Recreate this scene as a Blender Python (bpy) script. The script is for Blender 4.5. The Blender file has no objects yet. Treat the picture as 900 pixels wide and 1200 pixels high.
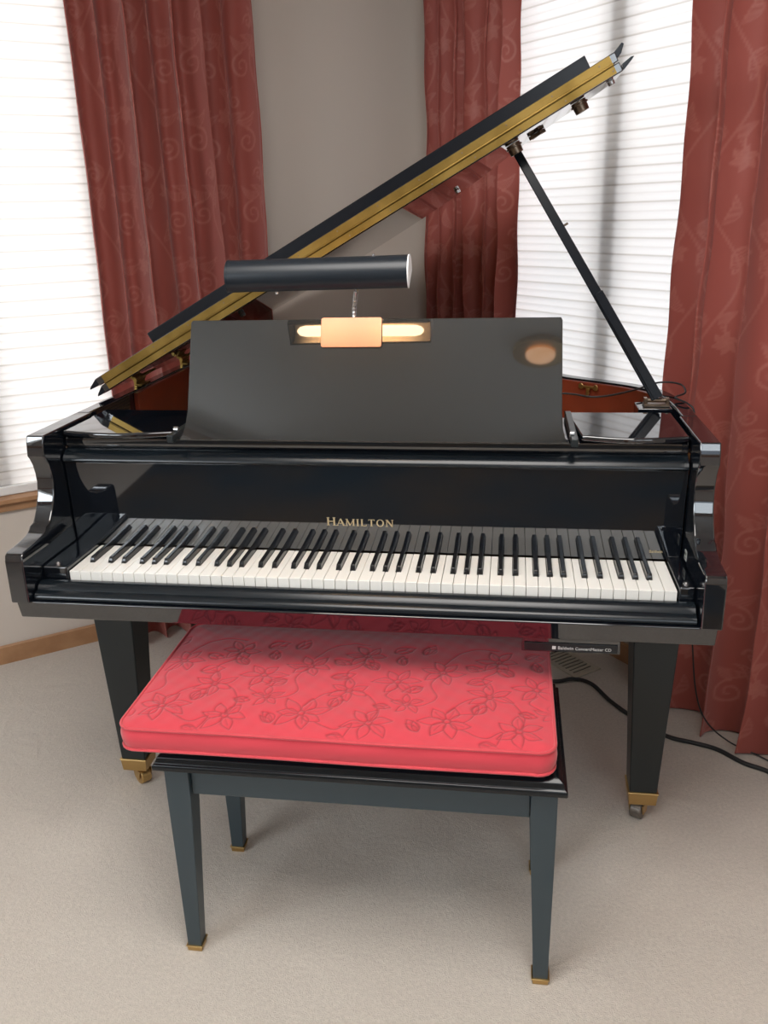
import bpy, bmesh, math, random
import numpy as np
from mathutils import Vector, Matrix
random.seed(7); rng = np.random.default_rng(7)
C = bpy.context.scene.collection
sc = bpy.context.scene
PI = math.pi

# ------------------------------------------------------------------ materials
def mat(name, col, rough=.5, metal=0., spec=.5, coat=0., coat_rough=.03, emis=None, estr=0., sheen=0.):
    m = bpy.data.materials.new(name); m.use_nodes = True
    b = m.node_tree.nodes['Principled BSDF']
    b.inputs['Base Color'].default_value = (*col, 1)
    b.inputs['Roughness'].default_value = rough
    b.inputs['Metallic'].default_value = metal
    b.inputs['Specular IOR Level'].default_value = spec
    b.inputs['Coat Weight'].default_value = coat
    b.inputs['Coat Roughness'].default_value = coat_rough
    if sheen:
        b.inputs['Sheen Weight'].default_value = sheen
        b.inputs['Sheen Roughness'].default_value = .5
    if emis:
        b.inputs['Emission Color'].default_value = (*emis, 1)
        b.inputs['Emission Strength'].default_value = estr
    return m

def noise_bump(m, scale, strength, dist=.002, detail=3, colvar=None, rough_var=None, coat_too=True):
    nt = m.node_tree; b = nt.nodes['Principled BSDF']
    tc = nt.nodes.new('ShaderNodeTexCoord'); n = nt.nodes.new('ShaderNodeTexNoise')
    n.inputs['Scale'].default_value = scale; n.inputs['Detail'].default_value = detail
    nt.links.new(tc.outputs['Object'], n.inputs['Vector'])
    if strength:
        bu = nt.nodes.new('ShaderNodeBump'); bu.inputs['Strength'].default_value = strength
        bu.inputs['Distance'].default_value = dist
        nt.links.new(n.outputs['Fac'], bu.inputs['Height']); nt.links.new(bu.outputs['Normal'], b.inputs['Normal'])
    if colvar:
        mx = nt.nodes.new('ShaderNodeMix'); mx.data_type = 'RGBA'
        mx.inputs['A'].default_value = (*colvar[0], 1); mx.inputs['B'].default_value = (*colvar[1], 1)
        n2 = nt.nodes.new('ShaderNodeTexNoise'); n2.inputs['Scale'].default_value = colvar[2]; n2.inputs['Detail'].default_value = 5
        nt.links.new(tc.outputs['Object'], n2.inputs['Vector'])
        rp = nt.nodes.new('ShaderNodeMapRange'); rp.inputs['From Min'].default_value = .35; rp.inputs['From Max'].default_value = .65
        nt.links.new(n2.outputs['Fac'], rp.inputs['Value']); nt.links.new(rp.outputs['Result'], mx.inputs['Factor'])
        nt.links.new(mx.outputs['Result'], b.inputs['Base Color'])
    return m

M = {}
M['ebony'] = mat('polished_ebony', (.004, .0055, .0085), .03, spec=.5); M['ebony'].node_tree.nodes['Principled BSDF'].inputs['IOR'].default_value = 2.05
M['satin'] = noise_bump(mat('satin_ebony', (.008, .013, .015), .36, spec=.5), 900, .05, .0004)
M['bench'] = noise_bump(mat('bench_lacquer', (.028, .045, .055), .36, spec=.6), 500, .06, .0004)
M['bench_top'] = mat('bench_top_lacquer', (.005, .007, .009), .2, spec=.45)
M['desk'] = noise_bump(mat('desk_lacquer', (.005, .006, .006), .42, spec=.15, coat=1., coat_rough=.03), 700, .10, .0004)
M['desk'].node_tree.nodes['Principled BSDF'].inputs['Coat IOR'].default_value = 1.95
M['cherry'] = noise_bump(mat('cherry_veneer', (.17, .03, .014), .28, spec=.5, coat=.3, coat_rough=.1), 3, 0, colvar=((.15, .024, .011), (.21, .036, .016), 6))
M['semi'] = mat('half_gloss_ebony', (.005, .008, .011), .24, spec=.45)
M['edge'] = mat('black_edge_lacquer', (.004, .006, .010), .22, spec=.35)
M['brass'] = noise_bump(mat('brass', (.34, .22, .06), .38, metal=1.), 60, .08, .001, colvar=((.30, .195, .055), (.20, .125, .032), 14))
M['brass_dull'] = mat('dull_brass', (.56, .38, .16), .36, metal=1.)
M['bronze'] = mat('bronze_hardware', (.20, .15, .11), .35, metal=1.)
M['copper'] = noise_bump(mat('copper_plate', (.34, .195, .14), .40, metal=1.), 200, .04, .0005)
M['steel'] = mat('steel', (.55, .55, .56), .25, metal=1.)
M['ivory'] = mat('white_key', (.80, .78, .73), .22, spec=.5)
M['keyblack'] = mat('black_key', (.008, .008, .009), .16, spec=.5)
M['felt'] = mat('red_felt', (.12, .006, .006), .9)
M['keyfront'] = M['ivory']
M['gold'] = mat('gold_lettering', (.62, .50, .30), .35, metal=.6)
M['white_paint'] = mat('white_enamel', (.75, .75, .74), .35)
M['plate_gold'] = mat('gold_cast_plate', (.55, .36, .12), .4, metal=.8)
M['rubber'] = mat('black_rubber', (.012, .012, .013), .55)
M['lampblack'] = mat('lamp_enamel', (.007, .011, .016), .34, spec=.45)
M['reflector'] = mat('lamp_reflector', (.85, .74, .58), .5)
M['bulb'] = mat('bulb_glass', (1, .8, .6), .3, emis=(1., .68, .40), estr=15)
M['wall'] = noise_bump(mat('wall_paint', (.56, .495, .435), .75), 300, .06, .001)
M['ceil'] = mat('ceiling_paint', (.72, .70, .66), .85)
M['oak'] = noise_bump(mat('oak_trim', (.36, .19, .09), .45), 40, .05, .001, colvar=((.40, .22, .11), (.30, .15, .07), 12))
M['frame'] = mat('window_frame', (.45, .40, .34), .5)
M['register'] = mat('register_metal', (.48, .43, .35), .45, metal=.2)
M['dark'] = mat('duct_shade_and_print', (.03, .025, .02), .8)
M['wheel'] = mat('caster_wheel', (.16, .14, .12), .4, metal=.5)
M['screen'] = mat('control_face', (.01, .011, .013), .3)
M['white_ink'] = mat('white_lettering', (.6, .6, .58), .5)
M['sticker'] = mat('pale_sticker', (.35, .36, .34), .5)

# carpet
def carpet():
    m = mat('cream_carpet', (.56, .52, .465), .95, spec=.1, sheen=.25)
    nt = m.node_tree; b = nt.nodes['Principled BSDF']; L = nt.links.new
    tc = nt.nodes.new('ShaderNodeTexCoord')
    n1 = nt.nodes.new('ShaderNodeTexNoise'); n1.inputs['Scale'].default_value = 420; n1.inputs['Detail'].default_value = 2
    n2 = nt.nodes.new('ShaderNodeTexNoise'); n2.inputs['Scale'].default_value = 7; n2.inputs['Detail'].default_value = 6; n2.inputs['Distortion'].default_value = .6
    n3 = nt.nodes.new('ShaderNodeTexNoise'); n3.inputs['Scale'].default_value = 2.2; n3.inputs['Detail'].default_value = 5
    n4 = nt.nodes.new('ShaderNodeTexNoise'); n4.inputs['Scale'].default_value = 130; n4.inputs['Detail'].default_value = 3
    for n in (n1, n2, n3, n4): L(tc.outputs['Object'], n.inputs['Vector'])
    b1 = nt.nodes.new('ShaderNodeBump'); b1.inputs['Strength'].default_value = .5; b1.inputs['Distance'].default_value = .004
    L(n1.outputs['Fac'], b1.inputs['Height'])
    b3 = nt.nodes.new('ShaderNodeBump'); b3.inputs['Strength'].default_value = .16; b3.inputs['Distance'].default_value = .006
    L(n4.outputs['Fac'], b3.inputs['Height']); L(b1.outputs['Normal'], b3.inputs['Normal'])
    b2 = nt.nodes.new('ShaderNodeBump'); b2.inputs['Strength'].default_value = .25; b2.inputs['Distance'].default_value = .03
    L(n2.outputs['Fac'], b2.inputs['Height']); L(b3.outputs['Normal'], b2.inputs['Normal'])
    L(b2.outputs['Normal'], b.inputs['Normal'])
    mx = nt.nodes.new('ShaderNodeMix'); mx.data_type = 'RGBA'
    mx.inputs['A'].default_value = (.60, .545, .48, 1); mx.inputs['B'].default_value = (.53, .47, .405, 1)
    L(n3.outputs['Fac'], mx.inputs['Factor'])
    mx2 = nt.nodes.new('ShaderNodeMix'); mx2.data_type = 'RGBA'; mx2.blend_type = 'MULTIPLY'; mx2.inputs['Factor'].default_value = .35
    L(mx.outputs['Result'], mx2.inputs['A']); L(n4.outputs['Color'], mx2.inputs['B'])
    rp = nt.nodes.new('ShaderNodeMapRange'); rp.inputs['From Min'].default_value = .3; rp.inputs['From Max'].default_value = .7
    rp.inputs['To Min'].default_value = .86; rp.inputs['To Max'].default_value = 1.0
    L(n4.outputs['Fac'], rp.inputs['Value'])
    L(rp.outputs['Result'], mx2.inputs['B']); mx2.inputs['Factor'].default_value = 1.
    L(mx2.outputs['Result'], b.inputs['Base Color'])
    return m
M['carpet'] = carpet()

def fabric(name, base, hi, rough=.7, trans=0., tcol=(.5, .06, .03), sheen=.3, weave=900, hi_rough=None):
    m = mat(name, base, rough, spec=.3, sheen=sheen)
    nt = m.node_tree; b = nt.nodes['Principled BSDF']; L = nt.links.new
    at = nt.nodes.new('ShaderNodeAttribute'); at.attribute_name = 'pattern'
    mx = nt.nodes.new('ShaderNodeMix'); mx.data_type = 'RGBA'
    mx.inputs['A'].default_value = (*base, 1); mx.inputs['B'].default_value = (*hi, 1)
    L(at.outputs['Fac'], mx.inputs['Factor']); L(mx.outputs['Result'], b.inputs['Base Color'])
    if hi_rough is not None:
        mr = nt.nodes.new('ShaderNodeMapRange'); mr.inputs['To Min'].default_value = rough; mr.inputs['To Max'].default_value = hi_rough
        L(at.outputs['Fac'], mr.inputs['Value']); L(mr.outputs['Result'], b.inputs['Roughness'])
    tc = nt.nodes.new('ShaderNodeTexCoord'); n = nt.nodes.new('ShaderNodeTexNoise'); n.inputs['Scale'].default_value = weave
    L(tc.outputs['Object'], n.inputs['Vector'])
    bu = nt.nodes.new('ShaderNodeBump'); bu.inputs['Strength'].default_value = .15; bu.inputs['Distance'].default_value = .001
    L(n.outputs['Fac'], bu.inputs['Height']); L(bu.outputs['Normal'], b.inputs['Normal'])
    if trans:
        out = nt.nodes['Material Output']; tr = nt.nodes.new('ShaderNodeBsdfTranslucent'); tr.inputs['Color'].default_value = (*tcol, 1)
        ms = nt.nodes.new('ShaderNodeMixShader'); ms.inputs['Fac'].default_value = trans
        L(b.outputs['BSDF'], ms.inputs[1]); L(tr.outputs['BSDF'], ms.inputs[2]); L(ms.outputs['Shader'], out.inputs['Surface'])
    return m
M['curtain'] = fabric('damask_curtain', (.33, .078, .060), (.42, .135, .105), .6, trans=.10, tcol=(.75, .10, .04), hi_rough=.42)
M['cushion'] = fabric('quilted_red_cloth', (.61, .045, .065), (.29, .015, .023), .75, sheen=.35)
M['piping'] = mat('red_piping', (.58, .045, .06), .7, sheen=.3)

def blind_mat():
    m = bpy.data.materials.new('cellular_shade_fabric'); m.use_nodes = True
    nt = m.node_tree; nt.nodes.clear(); L = nt.links.new
    out = nt.nodes.new('ShaderNodeOutputMaterial')
    d = nt.nodes.new('ShaderNodeBsdfDiffuse'); t = nt.nodes.new('ShaderNodeBsdfTranslucent')
    ms = nt.nodes.new('ShaderNodeMixShader'); ms.inputs['Fac'].default_value = .55
    at = nt.nodes.new('ShaderNodeAttribute'); at.attribute_name = 'pattern'
    mx = nt.nodes.new('ShaderNodeMix'); mx.data_type = 'RGBA'
    mx.inputs['A'].default_value = (.86, .83, .80, 1); mx.inputs['B'].default_value = (.60, .55, .50, 1)
    L(at.outputs['Fac'], mx.inputs['Factor'])
    L(mx.outputs['Result'], d.inputs['Color']); L(mx.outputs['Result'], t.inputs['Color'])
    L(d.outputs[0], ms.inputs[1]); L(t.outputs[0], ms.inputs[2]); L(ms.outputs[0], out.inputs['Surface'])
    return m
M['blind'] = blind_mat()
def pane_mat():
    m = bpy.data.materials.new('window_pane'); m.use_nodes = True
    nt = m.node_tree; nt.nodes.clear(); L = nt.links.new
    out = nt.nodes.new('ShaderNodeOutputMaterial'); a = nt.nodes.new('ShaderNodeBsdfTransparent'); g = nt.nodes.new('ShaderNodeBsdfGlossy')
    g.inputs['Roughness'].default_value = .02
    ms = nt.nodes.new('ShaderNodeMixShader'); ms.inputs['Fac'].default_value = .06
    L(a.outputs[0], ms.inputs[1]); L(g.outputs[0], ms.inputs[2]); L(ms.outputs[0], out.inputs['Surface'])
    return m
M['pane'] = pane_mat()

# ------------------------------------------------------------------ object helpers
OFF = {}
def link(o, parent=None):
    C.objects.link(o)
    off = OFF.get(parent.name, Vector((0, 0, 0))) if parent else Vector((0, 0, 0))
    OFF[o.name] = off
    if parent: o.parent = parent
    return off
def props(o, label=None, cat=None, group=None, kind=None):
    if label: o['label'] = label
    if cat: o['category'] = cat
    if group: o['group'] = group
    if kind: o['kind'] = kind
    return o
def thing(name, label, cat, loc, group=None):
    o = bpy.data.objects.new(name, None); C.objects.link(o); o.location = loc; o.empty_display_size = .05
    OFF[o.name] = Vector(loc); return props(o, label, cat, group)
def obj(name, bm, m, parent=None, bevel=0, seg=2, smooth=False, angle=35, label=None):
    me = bpy.data.meshes.new(name)
    off = OFF.get(parent.name, Vector((0, 0, 0))) if parent else Vector((0, 0, 0))
    bmesh.ops.translate(bm, verts=bm.verts, vec=-off)
    bmesh.ops.recalc_face_normals(bm, faces=bm.faces)
    bm.to_mesh(me); bm.free()
    for mm in (m if isinstance(m, (list, tuple)) else [m]): me.materials.append(mm)
    o = bpy.data.objects.new(name, me); link(o, parent)
    if smooth:
        for p in me.polygons: p.use_smooth = True
    if bevel:
        b = o.modifiers.new('b', 'BEVEL'); b.width = bevel; b.segments = seg; b.limit_method = 'ANGLE'; b.angle_limit = math.radians(angle)
        for p in me.polygons: p.use_smooth = True
        try: me.set_sharp_from_angle(angle=math.radians(40))
        except Exception: pass
        w = o.modifiers.new('w', 'WEIGHTED_NORMAL'); w.keep_sharp = True
    if label: o['label'] = label
    return o
def npobj(name, V, F, m, parent=None, smooth=True, attr=None):
    off = OFF.get(parent.name, Vector((0, 0, 0))) if parent else Vector((0, 0, 0))
    V = np.asarray(V, dtype=np.float32) - np.array(off, dtype=np.float32)
    F = np.asarray(F, dtype=np.int32)
    me = bpy.data.meshes.new(name)
    me.vertices.add(len(V)); me.vertices.foreach_set('co', V.ravel())
    me.loops.add(F.size); me.loops.foreach_set('vertex_index', F.ravel())
    me.polygons.add(len(F)); me.polygons.foreach_set('loop_start', np.arange(len(F), dtype=np.int32) * 4)
    me.polygons.foreach_set('loop_total', np.full(len(F), 4, dtype=np.int32))
    me.update(calc_edges=True); me.validate()
    if attr is not None:
        a = me.attributes.new('pattern', 'FLOAT', 'POINT'); a.data.foreach_set('value', np.asarray(attr, dtype=np.float32).ravel())
    me.materials.append(m)
    if smooth: me.polygons.foreach_set('use_smooth', np.ones(len(F), dtype=bool))
    o = bpy.data.objects.new(name, me); link(o, parent); return o
def grid_faces(nr, nc, wrap=False):
    r, c = np.meshgrid(np.arange(nr - 1), np.arange(nc if wrap else nc - 1), indexing='ij')
    c2 = (c + 1) % nc
    return np.stack([r * nc + c, r * nc + c2, (r + 1) * nc + c2, (r + 1) * nc + c], -1).reshape(-1, 4)

def box(bm, x0, x1, y0, y1, z0, z1, T=None):
    vs = [bm.verts.new((x, y, z)) for x in (x0, x1) for y in (y0, y1) for z in (z0, z1)]
    if T:
        for v in vs: v.co = T(v.co)
    for f in ((0, 1, 3, 2), (4, 6, 7, 5), (0, 4, 5, 1), (2, 3, 7, 6), (0, 2, 6, 4), (1, 5, 7, 3)):
        bm.faces.new([vs[i] for i in f])
    return vs
def frustum(bm, c0, s0, c1, s1):
    """tapered square post: c=(x,y,z) centre, s=(w,d)"""
    vs = []
    for c, s in ((c0, s0), (c1, s1)):
        for sx, sy in ((-1, -1), (1, -1), (1, 1), (-1, 1)): vs.append(bm.verts.new((c[0] + sx * s[0] / 2, c[1] + sy * s[1] / 2, c[2])))
    bm.faces.new(vs[0:4][::-1]); bm.faces.new(vs[4:8])
    for i in range(4):
        j = (i + 1) % 4; bm.faces.new((vs[i], vs[j], vs[4 + j], vs[4 + i]))
def prism(bm, pts, f0, f1):
    """extrude polygon pts (2d) between two mapping functions f(p)->3d"""
    a = [bm.verts.new(f0(p)) for p in pts]; b = [bm.verts.new(f1(p)) for p in pts]
    bm.faces.new(a[::-1]); bm.faces.new(b); n = len(pts)
    for i in range(n):
        j = (i + 1) % n; bm.faces.new((a[i], a[j], b[j], b[i]))
def cyl(bm, p0, p1, r, r2=None, n=20, cap=True):
    p0 = Vector(p0); p1 = Vector(p1); d = (p1 - p0).normalized(); r2 = r if r2 is None else r2
    a = d.orthogonal().normalized(); b = d.cross(a)
    A = [bm.verts.new(p0 + (a * math.cos(t) + b * math.sin(t)) * r) for t in [2 * PI * i / n for i in range(n)]]
    B = [bm.verts.new(p1 + (a * math.cos(t) + b * math.sin(t)) * r2) for t in [2 * PI * i / n for i in range(n)]]
    for i in range(n):
        j = (i + 1) % n; bm.faces.new((A[i], A[j], B[j], B[i]))
    if cap: bm.faces.new(A[::-1]); bm.faces.new(B)
def catmull(pts, n=10, closed=False):
    P = [Vector(p) for p in pts]; out = []; N = len(P)
    rngi = range(N if closed else N - 1)
    for i in rngi:
        p1 = P[i]; p2 = P[(i + 1) % N]
        p0 = P[i - 1] if (i > 0 or closed) else p1; p3 = P[(i + 2) % N] if (i + 2 < N or closed) else p2
        for k in range(n):
            t = k / n
            out.append(.5 * ((2 * p1) + (p2 - p0) * t + (2 * p0 - 5 * p1 + 4 * p2 - p3) * t * t + (3 * p1 - p0 - 3 * p2 + p3) * t ** 3))
    if not closed: out.append(P[-1])
    return out
def tube(bm, pts, r, n=8, closed=False):
    P = [Vector(p) for p in pts]; N = len(P); rings = []; up = None
    for i in range(N):
        if closed: t = (P[(i + 1) % N] - P[i - 1]).normalized()
        else: t = (P[min(i + 1, N - 1)] - P[max(i - 1, 0)]).normalized()
        if up is None: up = t.orthogonal().normalized()
        up = (up - t * up.dot(t)).normalized(); s = t.cross(up)
        rr = r(i / max(1, N - 1)) if callable(r) else r
        rings.append([bm.verts.new(P[i] + (up * math.cos(a) + s * math.sin(a)) * rr) for a in [2 * PI * k / n for k in range(n)]])
    for i in range(N if closed else N - 1):
        A = rings[i]; B = rings[(i + 1) % N]
        for k in range(n):
            j = (k + 1) % n; bm.faces.new((A[k], A[j], B[j], B[k]))
    if not closed: bm.faces.new(rings[0][::-1]); bm.faces.new(rings[-1])
def B_(): return bmesh.new()

# ------------------------------------------------------------------ room
cor = Vector((-.02, 1.93, 0)); aL = math.radians(38); aR = math.radians(50)
uL = Vector((math.cos(aL), math.sin(aL), 0)); nL = Vector((-uL.y, uL.x, 0))      # nL points outdoors
uR = Vector((math.cos(aR), -math.sin(aR), 0)); nR = Vector((-uR.y, uR.x, 0))
H = 2.62; S = 4.5
cl = cor - uL * S; cr = cor + uR * S
rear = cl + uR * S                                                                  # approx. rear corner
def wallmap(o, u, n):
    return lambda p: o + u * p[0] + n * p[1] + Vector((0, 0, p[2]))
def wall(name, o, u, n, length, wins, m=None):
    """wall strip from o along u, inner face at n=0, openings (s0,s1,z0,z1)"""
    bm = B_(); T = wallmap(o, u, n); th = .16; e = .0
    cuts = sorted(wins); s = -.0
    for (a, b, z0, z1) in cuts:
        box(bm, s, a, 0, th, 0, H, T); box(bm, a, b, 0, th, 0, z0, T); box(bm, a, b, 0, th, z1, H, T); s = b
    box(bm, s, length, 0, th, 0, H, T)
    return props(obj(name, bm, m or M['wall']), kind='structure')
WL = (-2.30, -1.22, .575, 2.30); WR = (.42, 1.40, .62, 2.30)
# left wall is parametrised from the far-left corner so that s runs along +uL
wall('wall_left', cl, uL, nL, S, [(S + WL[0], S + WL[1], WL[2], WL[3])])
wall('wall_right', cor, uR, nR, S, [WR])
dRL = (rear - cl); lenRL = dRL.length; uRL = dRL.normalized(); nRL = Vector((uRL.y, -uRL.x, 0))
if nRL.dot(cl - Vector((0, 0, 0))) < 0: nRL = -nRL
dRR = (rear - cr); lenRR = dRR.length; uRR = dRR.normalized(); nRR = Vector((uRR.y, -uRR.x, 0))
if nRR.dot(cr - Vector((0, 0, 0))) < 0: nRR = -nRR
W3 = (1.3, 3.3, 1.25, 2.5); W4 = (1.2, 3.2, 1.25, 2.5)  # unseen rear windows, put in for fill, sills raised to light from above
wall('wall_rear_left', cl, uRL, nRL, lenRL, [W3])
wall('wall_rear_right', cr, uRR, nRR, lenRR, [W4])
poly = [cor + nL * .1 + nR * .1, cl + nL * .1, rear + (rear - cor).normalized() * .15, cr + nR * .1]
bm = B_(); prism(bm, [(p.x, p.y) for p in poly], lambda p: Vector((p[0], p[1], -.12)), lambda p: Vector((p[0], p[1], 0)))
props(obj('floor', bm, M['carpet']), kind='structure')
bm = B_(); prism(bm, [(p.x, p.y) for p in poly], lambda p: Vector((p[0], p[1], H)), lambda p: Vector((p[0], p[1], H + .12)))
props(obj('ceiling', bm, M['ceil']), kind='structure')
# baseboards
def base(name, o, u, n, length):
    bm = B_(); T = wallmap(o, u, n)
    prof = [(0, 0), (0, .062), (-.006, .066), (-.012, .060), (-.014, 0)]
    prism(bm, prof, lambda p: T((0, p[0], p[1])), lambda p: T((length, p[0], p[1])))
    props(obj(name, bm, M['oak']), kind='structure')
base('baseboard_left', cl, uL, nL, S - .015); base('baseboard_right', cor, uR, nR, S)
base('baseboard_rear_left', cl, uRL, nRL, lenRL); base('baseboard_rear_right', cr, uRR, nRR, lenRR)

def window(name, o, u, n, w, mull, blind=None, sill=True, blabel=''):
    s0, s1, z0, z1 = w; T = wallmap(o, u, n); root = props(thing(name, None, None, T(((s0 + s1) / 2, .08, z0))), kind='structure')
    bm = B_(); f = .045
    for a in ((s0, s0 + f, .09, .15, z0, z1), (s1 - f, s1, .09, .15, z0, z1), (s0 + f, s1 - f, .09, .15, z0, z0 + f), (s0 + f, s1 - f, .09, .15, z1 - f, z1)): box(bm, *a, T)
    obj('window_frame', bm, M['frame'], root)
    bm = B_()
    for mu in mull: box(bm, mu - .034, mu + .034, .058, .15, z0 + f, z1 - f, T)
    obj('mullion', bm, M['frame'], root)
    bm = B_(); box(bm, s0 + f, s1 - f, .118, .124, z0 + f, z1 - f, T); obj('pane', bm, M['pane'], root)
    if sill:
        bm = B_(); box(bm, s0 - .08, s1 + .08, -.035, -.0005, z0 - .012, z0 + .0015, T); box(bm, s0 + .001, s1 - .001, -.0005, .085, z0 + .0004, z0 + .0015, T); box(bm, s0 - .05, s1 + .05, -.016, 0, z0 - .042, z0 - .012, T)
        obj('window_sill', bm, M['oak'], root, bevel=.003)
    else:
        bm = B_()
        for a in ((s0 - .06, s0, -.015, 0, z0 - .06, z1 + .06), (s1, s1 + .06, -.015, 0, z0 - .06, z1 + .06), (s0, s1, -.015, 0, z0 - .06, z0), (s0, s1, -.015, 0, z1, z1 + .06)): box(bm, *a, T)
        obj('window_casing', bm, M['oak'], root)
    return root
window('window_1', cl, uL, nL, (S + WL[0], S + WL[1], WL[2], WL[3]), [S - 1.64])
window('window_2', cor, uR, nR, WR, [.905])
window('window_3', cl, uRL, nRL, W3, [2.2], sill=False)
window('window_4', cr, uRR, nRR, W4, [1.87, 2.53], sill=False)

def shade(o, u, n, w, label, d0=.03):
    s0, s1, z0, z1 = w; s0 += .006; s1 -= .006; T = wallmap(o, u, n)
    root = thing('cellular_shade', label, 'window shade', T(((s0 + s1) / 2, d0, z0 + .012)))
    pitch = .048; zb = z0 + .032; zt = z1 - .045; nc = int((zt - zb) / pitch); pitch = (zt - zb) / nc
    prof = []; pat = []
    K = 12
    for i in range(nc):
        for k in range(K):
            t = k / K
            # two rounded half-cells per seam pitch
            h = .0045 * abs(math.sin(2 * PI * t)) ** .6 + .003 * abs(math.sin(PI * t)) ** .7
            prof.append((d0 - h, zb + (i + t) * pitch)); d = min(t, 1 - t); dm = abs(t - .5)
            pat.append((1. if d < .05 else 0.) + (.35 if dm < .05 else 0.))
    prof.append((d0, zt)); pat.append(1)
    nsx = 24; V = []; A = []
    wob = rng.normal(0, 1, (len(prof),)) * 0
    for (dn, z), pa in zip(prof, pat):
        for j in range(nsx):
            s = s0 + (s1 - s0) * j / (nsx - 1)
            V.append(T((s, dn + .0012 * math.sin(9 * s + z * 7), z + .0012 * math.sin(5 * s + 23 * z)))); A.append(pa)
    npobj('shade_fabric', V, grid_faces(len(prof), nsx), M['blind'], root, attr=A)
    bm = B_(); box(bm, s0, s1, d0 - .014, d0 + .014, z0 + .002, z0 + .032, T); obj('bottom_rail', bm, M['white_paint'], root, bevel=.003)
    bm = B_(); box(bm, s0, s1, d0 - .02, d0 + .02, z1 - .045, z1, T); obj('head_rail', bm, M['white_paint'], root, bevel=.003)
shade(cl, uL, nL, (S + WL[0], S + WL[1], WL[2] - .0, WL[3]), 'white cellular window shade left of the piano, beside the left curtain')
shade(cor, uR, nR, WR, 'white cellular window shade behind the lid prop, between two curtains')

# ------------------------------------------------------------------ pattern drawing
class Canvas:
    def __init__(s, w, h, res, wrap=True):
        s.w, s.h, s.res, s.wrap = w, h, res, wrap
        s.nx, s.ny = int(w / res), int(h / res); s.a = np.zeros((s.ny, s.nx), np.float32)
    def seg(s, p, q, r, v=1.):
        for ox in ((-s.w, 0, s.w) if s.wrap else (0,)):
            for oy in ((-s.h, 0, s.h) if s.wrap else (0,)):
                x0, y0, x1, y1 = p[0] + ox, p[1] + oy, q[0] + ox, q[1] + oy
                R = r + 2 * s.res
                i0 = max(0, int((min(x0, x1) - R) / s.res)); i1 = min(s.nx, int((max(x0, x1) + R) / s.res) + 2)
                j0 = max(0, int((min(y0, y1) - R) / s.res)); j1 = min(s.ny, int((max(y0, y1) + R) / s.res) + 2)
                if i0 >= i1 or j0 >= j1: continue
                X, Y = np.meshgrid((np.arange(i0, i1) + .5) * s.res, (np.arange(j0, j1) + .5) * s.res)
                dx, dy = x1 - x0, y1 - y0; l2 = dx * dx + dy * dy + 1e-12
                t = np.clip(((X - x0) * dx + (Y - y0) * dy) / l2, 0, 1)
                d = np.hypot(X - x0 - t * dx, Y - y0 - t * dy)
                s.a[j0:j1, i0:i1] = np.maximum(s.a[j0:j1, i0:i1], v * np.clip((r - d) / s.res + .5, 0, 1))
    def line(s, pts, r0, r1=None, v=1.):
        r1 = r0 if r1 is None else r1; n = len(pts)
        for i in range(n - 1): s.seg(pts[i], pts[i + 1], r0 + (r1 - r0) * i / max(1, n - 2), v)
    def sample(s, U, V):
        fx = U / s.res - .5; fy = V / s.res - .5
        ix = np.floor(fx).astype(int); iy = np.floor(fy).astype(int); tx = fx - ix; ty = fy - iy
        g = lambda a, b: s.a[np.mod(b, s.ny), np.mod(a, s.nx)] if s.wrap else s.a[np.clip(b, 0, s.ny - 1), np.clip(a, 0, s.nx - 1)]
        return (g(ix, iy) * (1 - tx) + g(ix + 1, iy) * tx) * (1 - ty) + (g(ix, iy + 1) * (1 - tx) + g(ix + 1, iy + 1) * tx) * ty
def spiral(cx, cy, r, a0, turns, sgn=1, n=34):
    out = []
    for i in range(n):
        t = i / (n - 1); a = a0 + sgn * turns * 2 * PI * t; rr = r * (1 - t * .85)
        out.append((cx + rr * math.cos(a), cy + rr * math.sin(a)))
    return out
def leafpts(x, y, a, L, w, n=12, bend=.2):
    up, lo, mid = [], [], []
    for i in range(n + 1):
        t = i / n; c = bend * L * math.sin(PI * t) ; hw = w * math.sin(PI * t ** .8)
        ca, sa = math.cos(a), math.sin(a)
        f = lambda u, v: (x + u * ca - v * sa, y + u * sa + v * ca)
        up.append(f(L * t, c + hw)); lo.append(f(L * t, c - hw)); mid.append(f(L * t, c))
    return up, lo, mid
# damask tile for the curtains
dam = Canvas(.34, .44, .002)
def dleaf(x, y, a, L, w, bend=.2):
    up, lo, mid = leafpts(x, y, a, L, w, bend=bend)
    for i in range(len(mid) - 1):
        dam.seg(up[i], lo[i + 1], .0016, .75)
    dam.line(up, .0016); dam.line(lo, .0014, v=.8)
def dvine(xo, yo, fl):
    pts = [(xo + fl * .045 * math.sin(2 * PI * t), yo + .44 * t) for t in [i / 40 for i in range(41)]]
    dam.line(pts, .0030, v=.75)
    dam.line(spiral(xo + fl * .085, yo + .10, .038, PI * (.5 if fl > 0 else .5), 1.5, -fl), .0038, .0022)
    dam.line(spiral(xo - fl * .080, yo + .30, .034, PI * 1.5, 1.6, -fl), .0036, .0020)
    dam.line(spiral(xo + fl * .045, yo + .22, .022, PI, 1.3, fl), .0030, .0018)
    for k, (dx, dy, a, L, w, b) in enumerate(((.03, .12, .9, .085, .015, .25), (.05, .16, .35, .075, .013, -.25), (-.03, .34, 2.3, .09, .016, -.25),
                                               (-.045, .38, 2.9, .07, .012, .2), (.0, .02, 1.9, .07, .012, .2), (.04, .20, 1.5, .06, .011, .3), (-.05, .25, -1.2, .06, .011, .3))):
        dleaf(xo + fl * dx, yo + dy, a if fl > 0 else PI - a, L, w, b * fl)
    # a small rosette
    cx, cy = xo - fl * .03, yo + .17
    for k in range(6): dleaf(cx, cy, k * PI / 3 + .3, .030, .0075, .1)
dvine(.085, 0, 1); dvine(.255, .22, -1)

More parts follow.
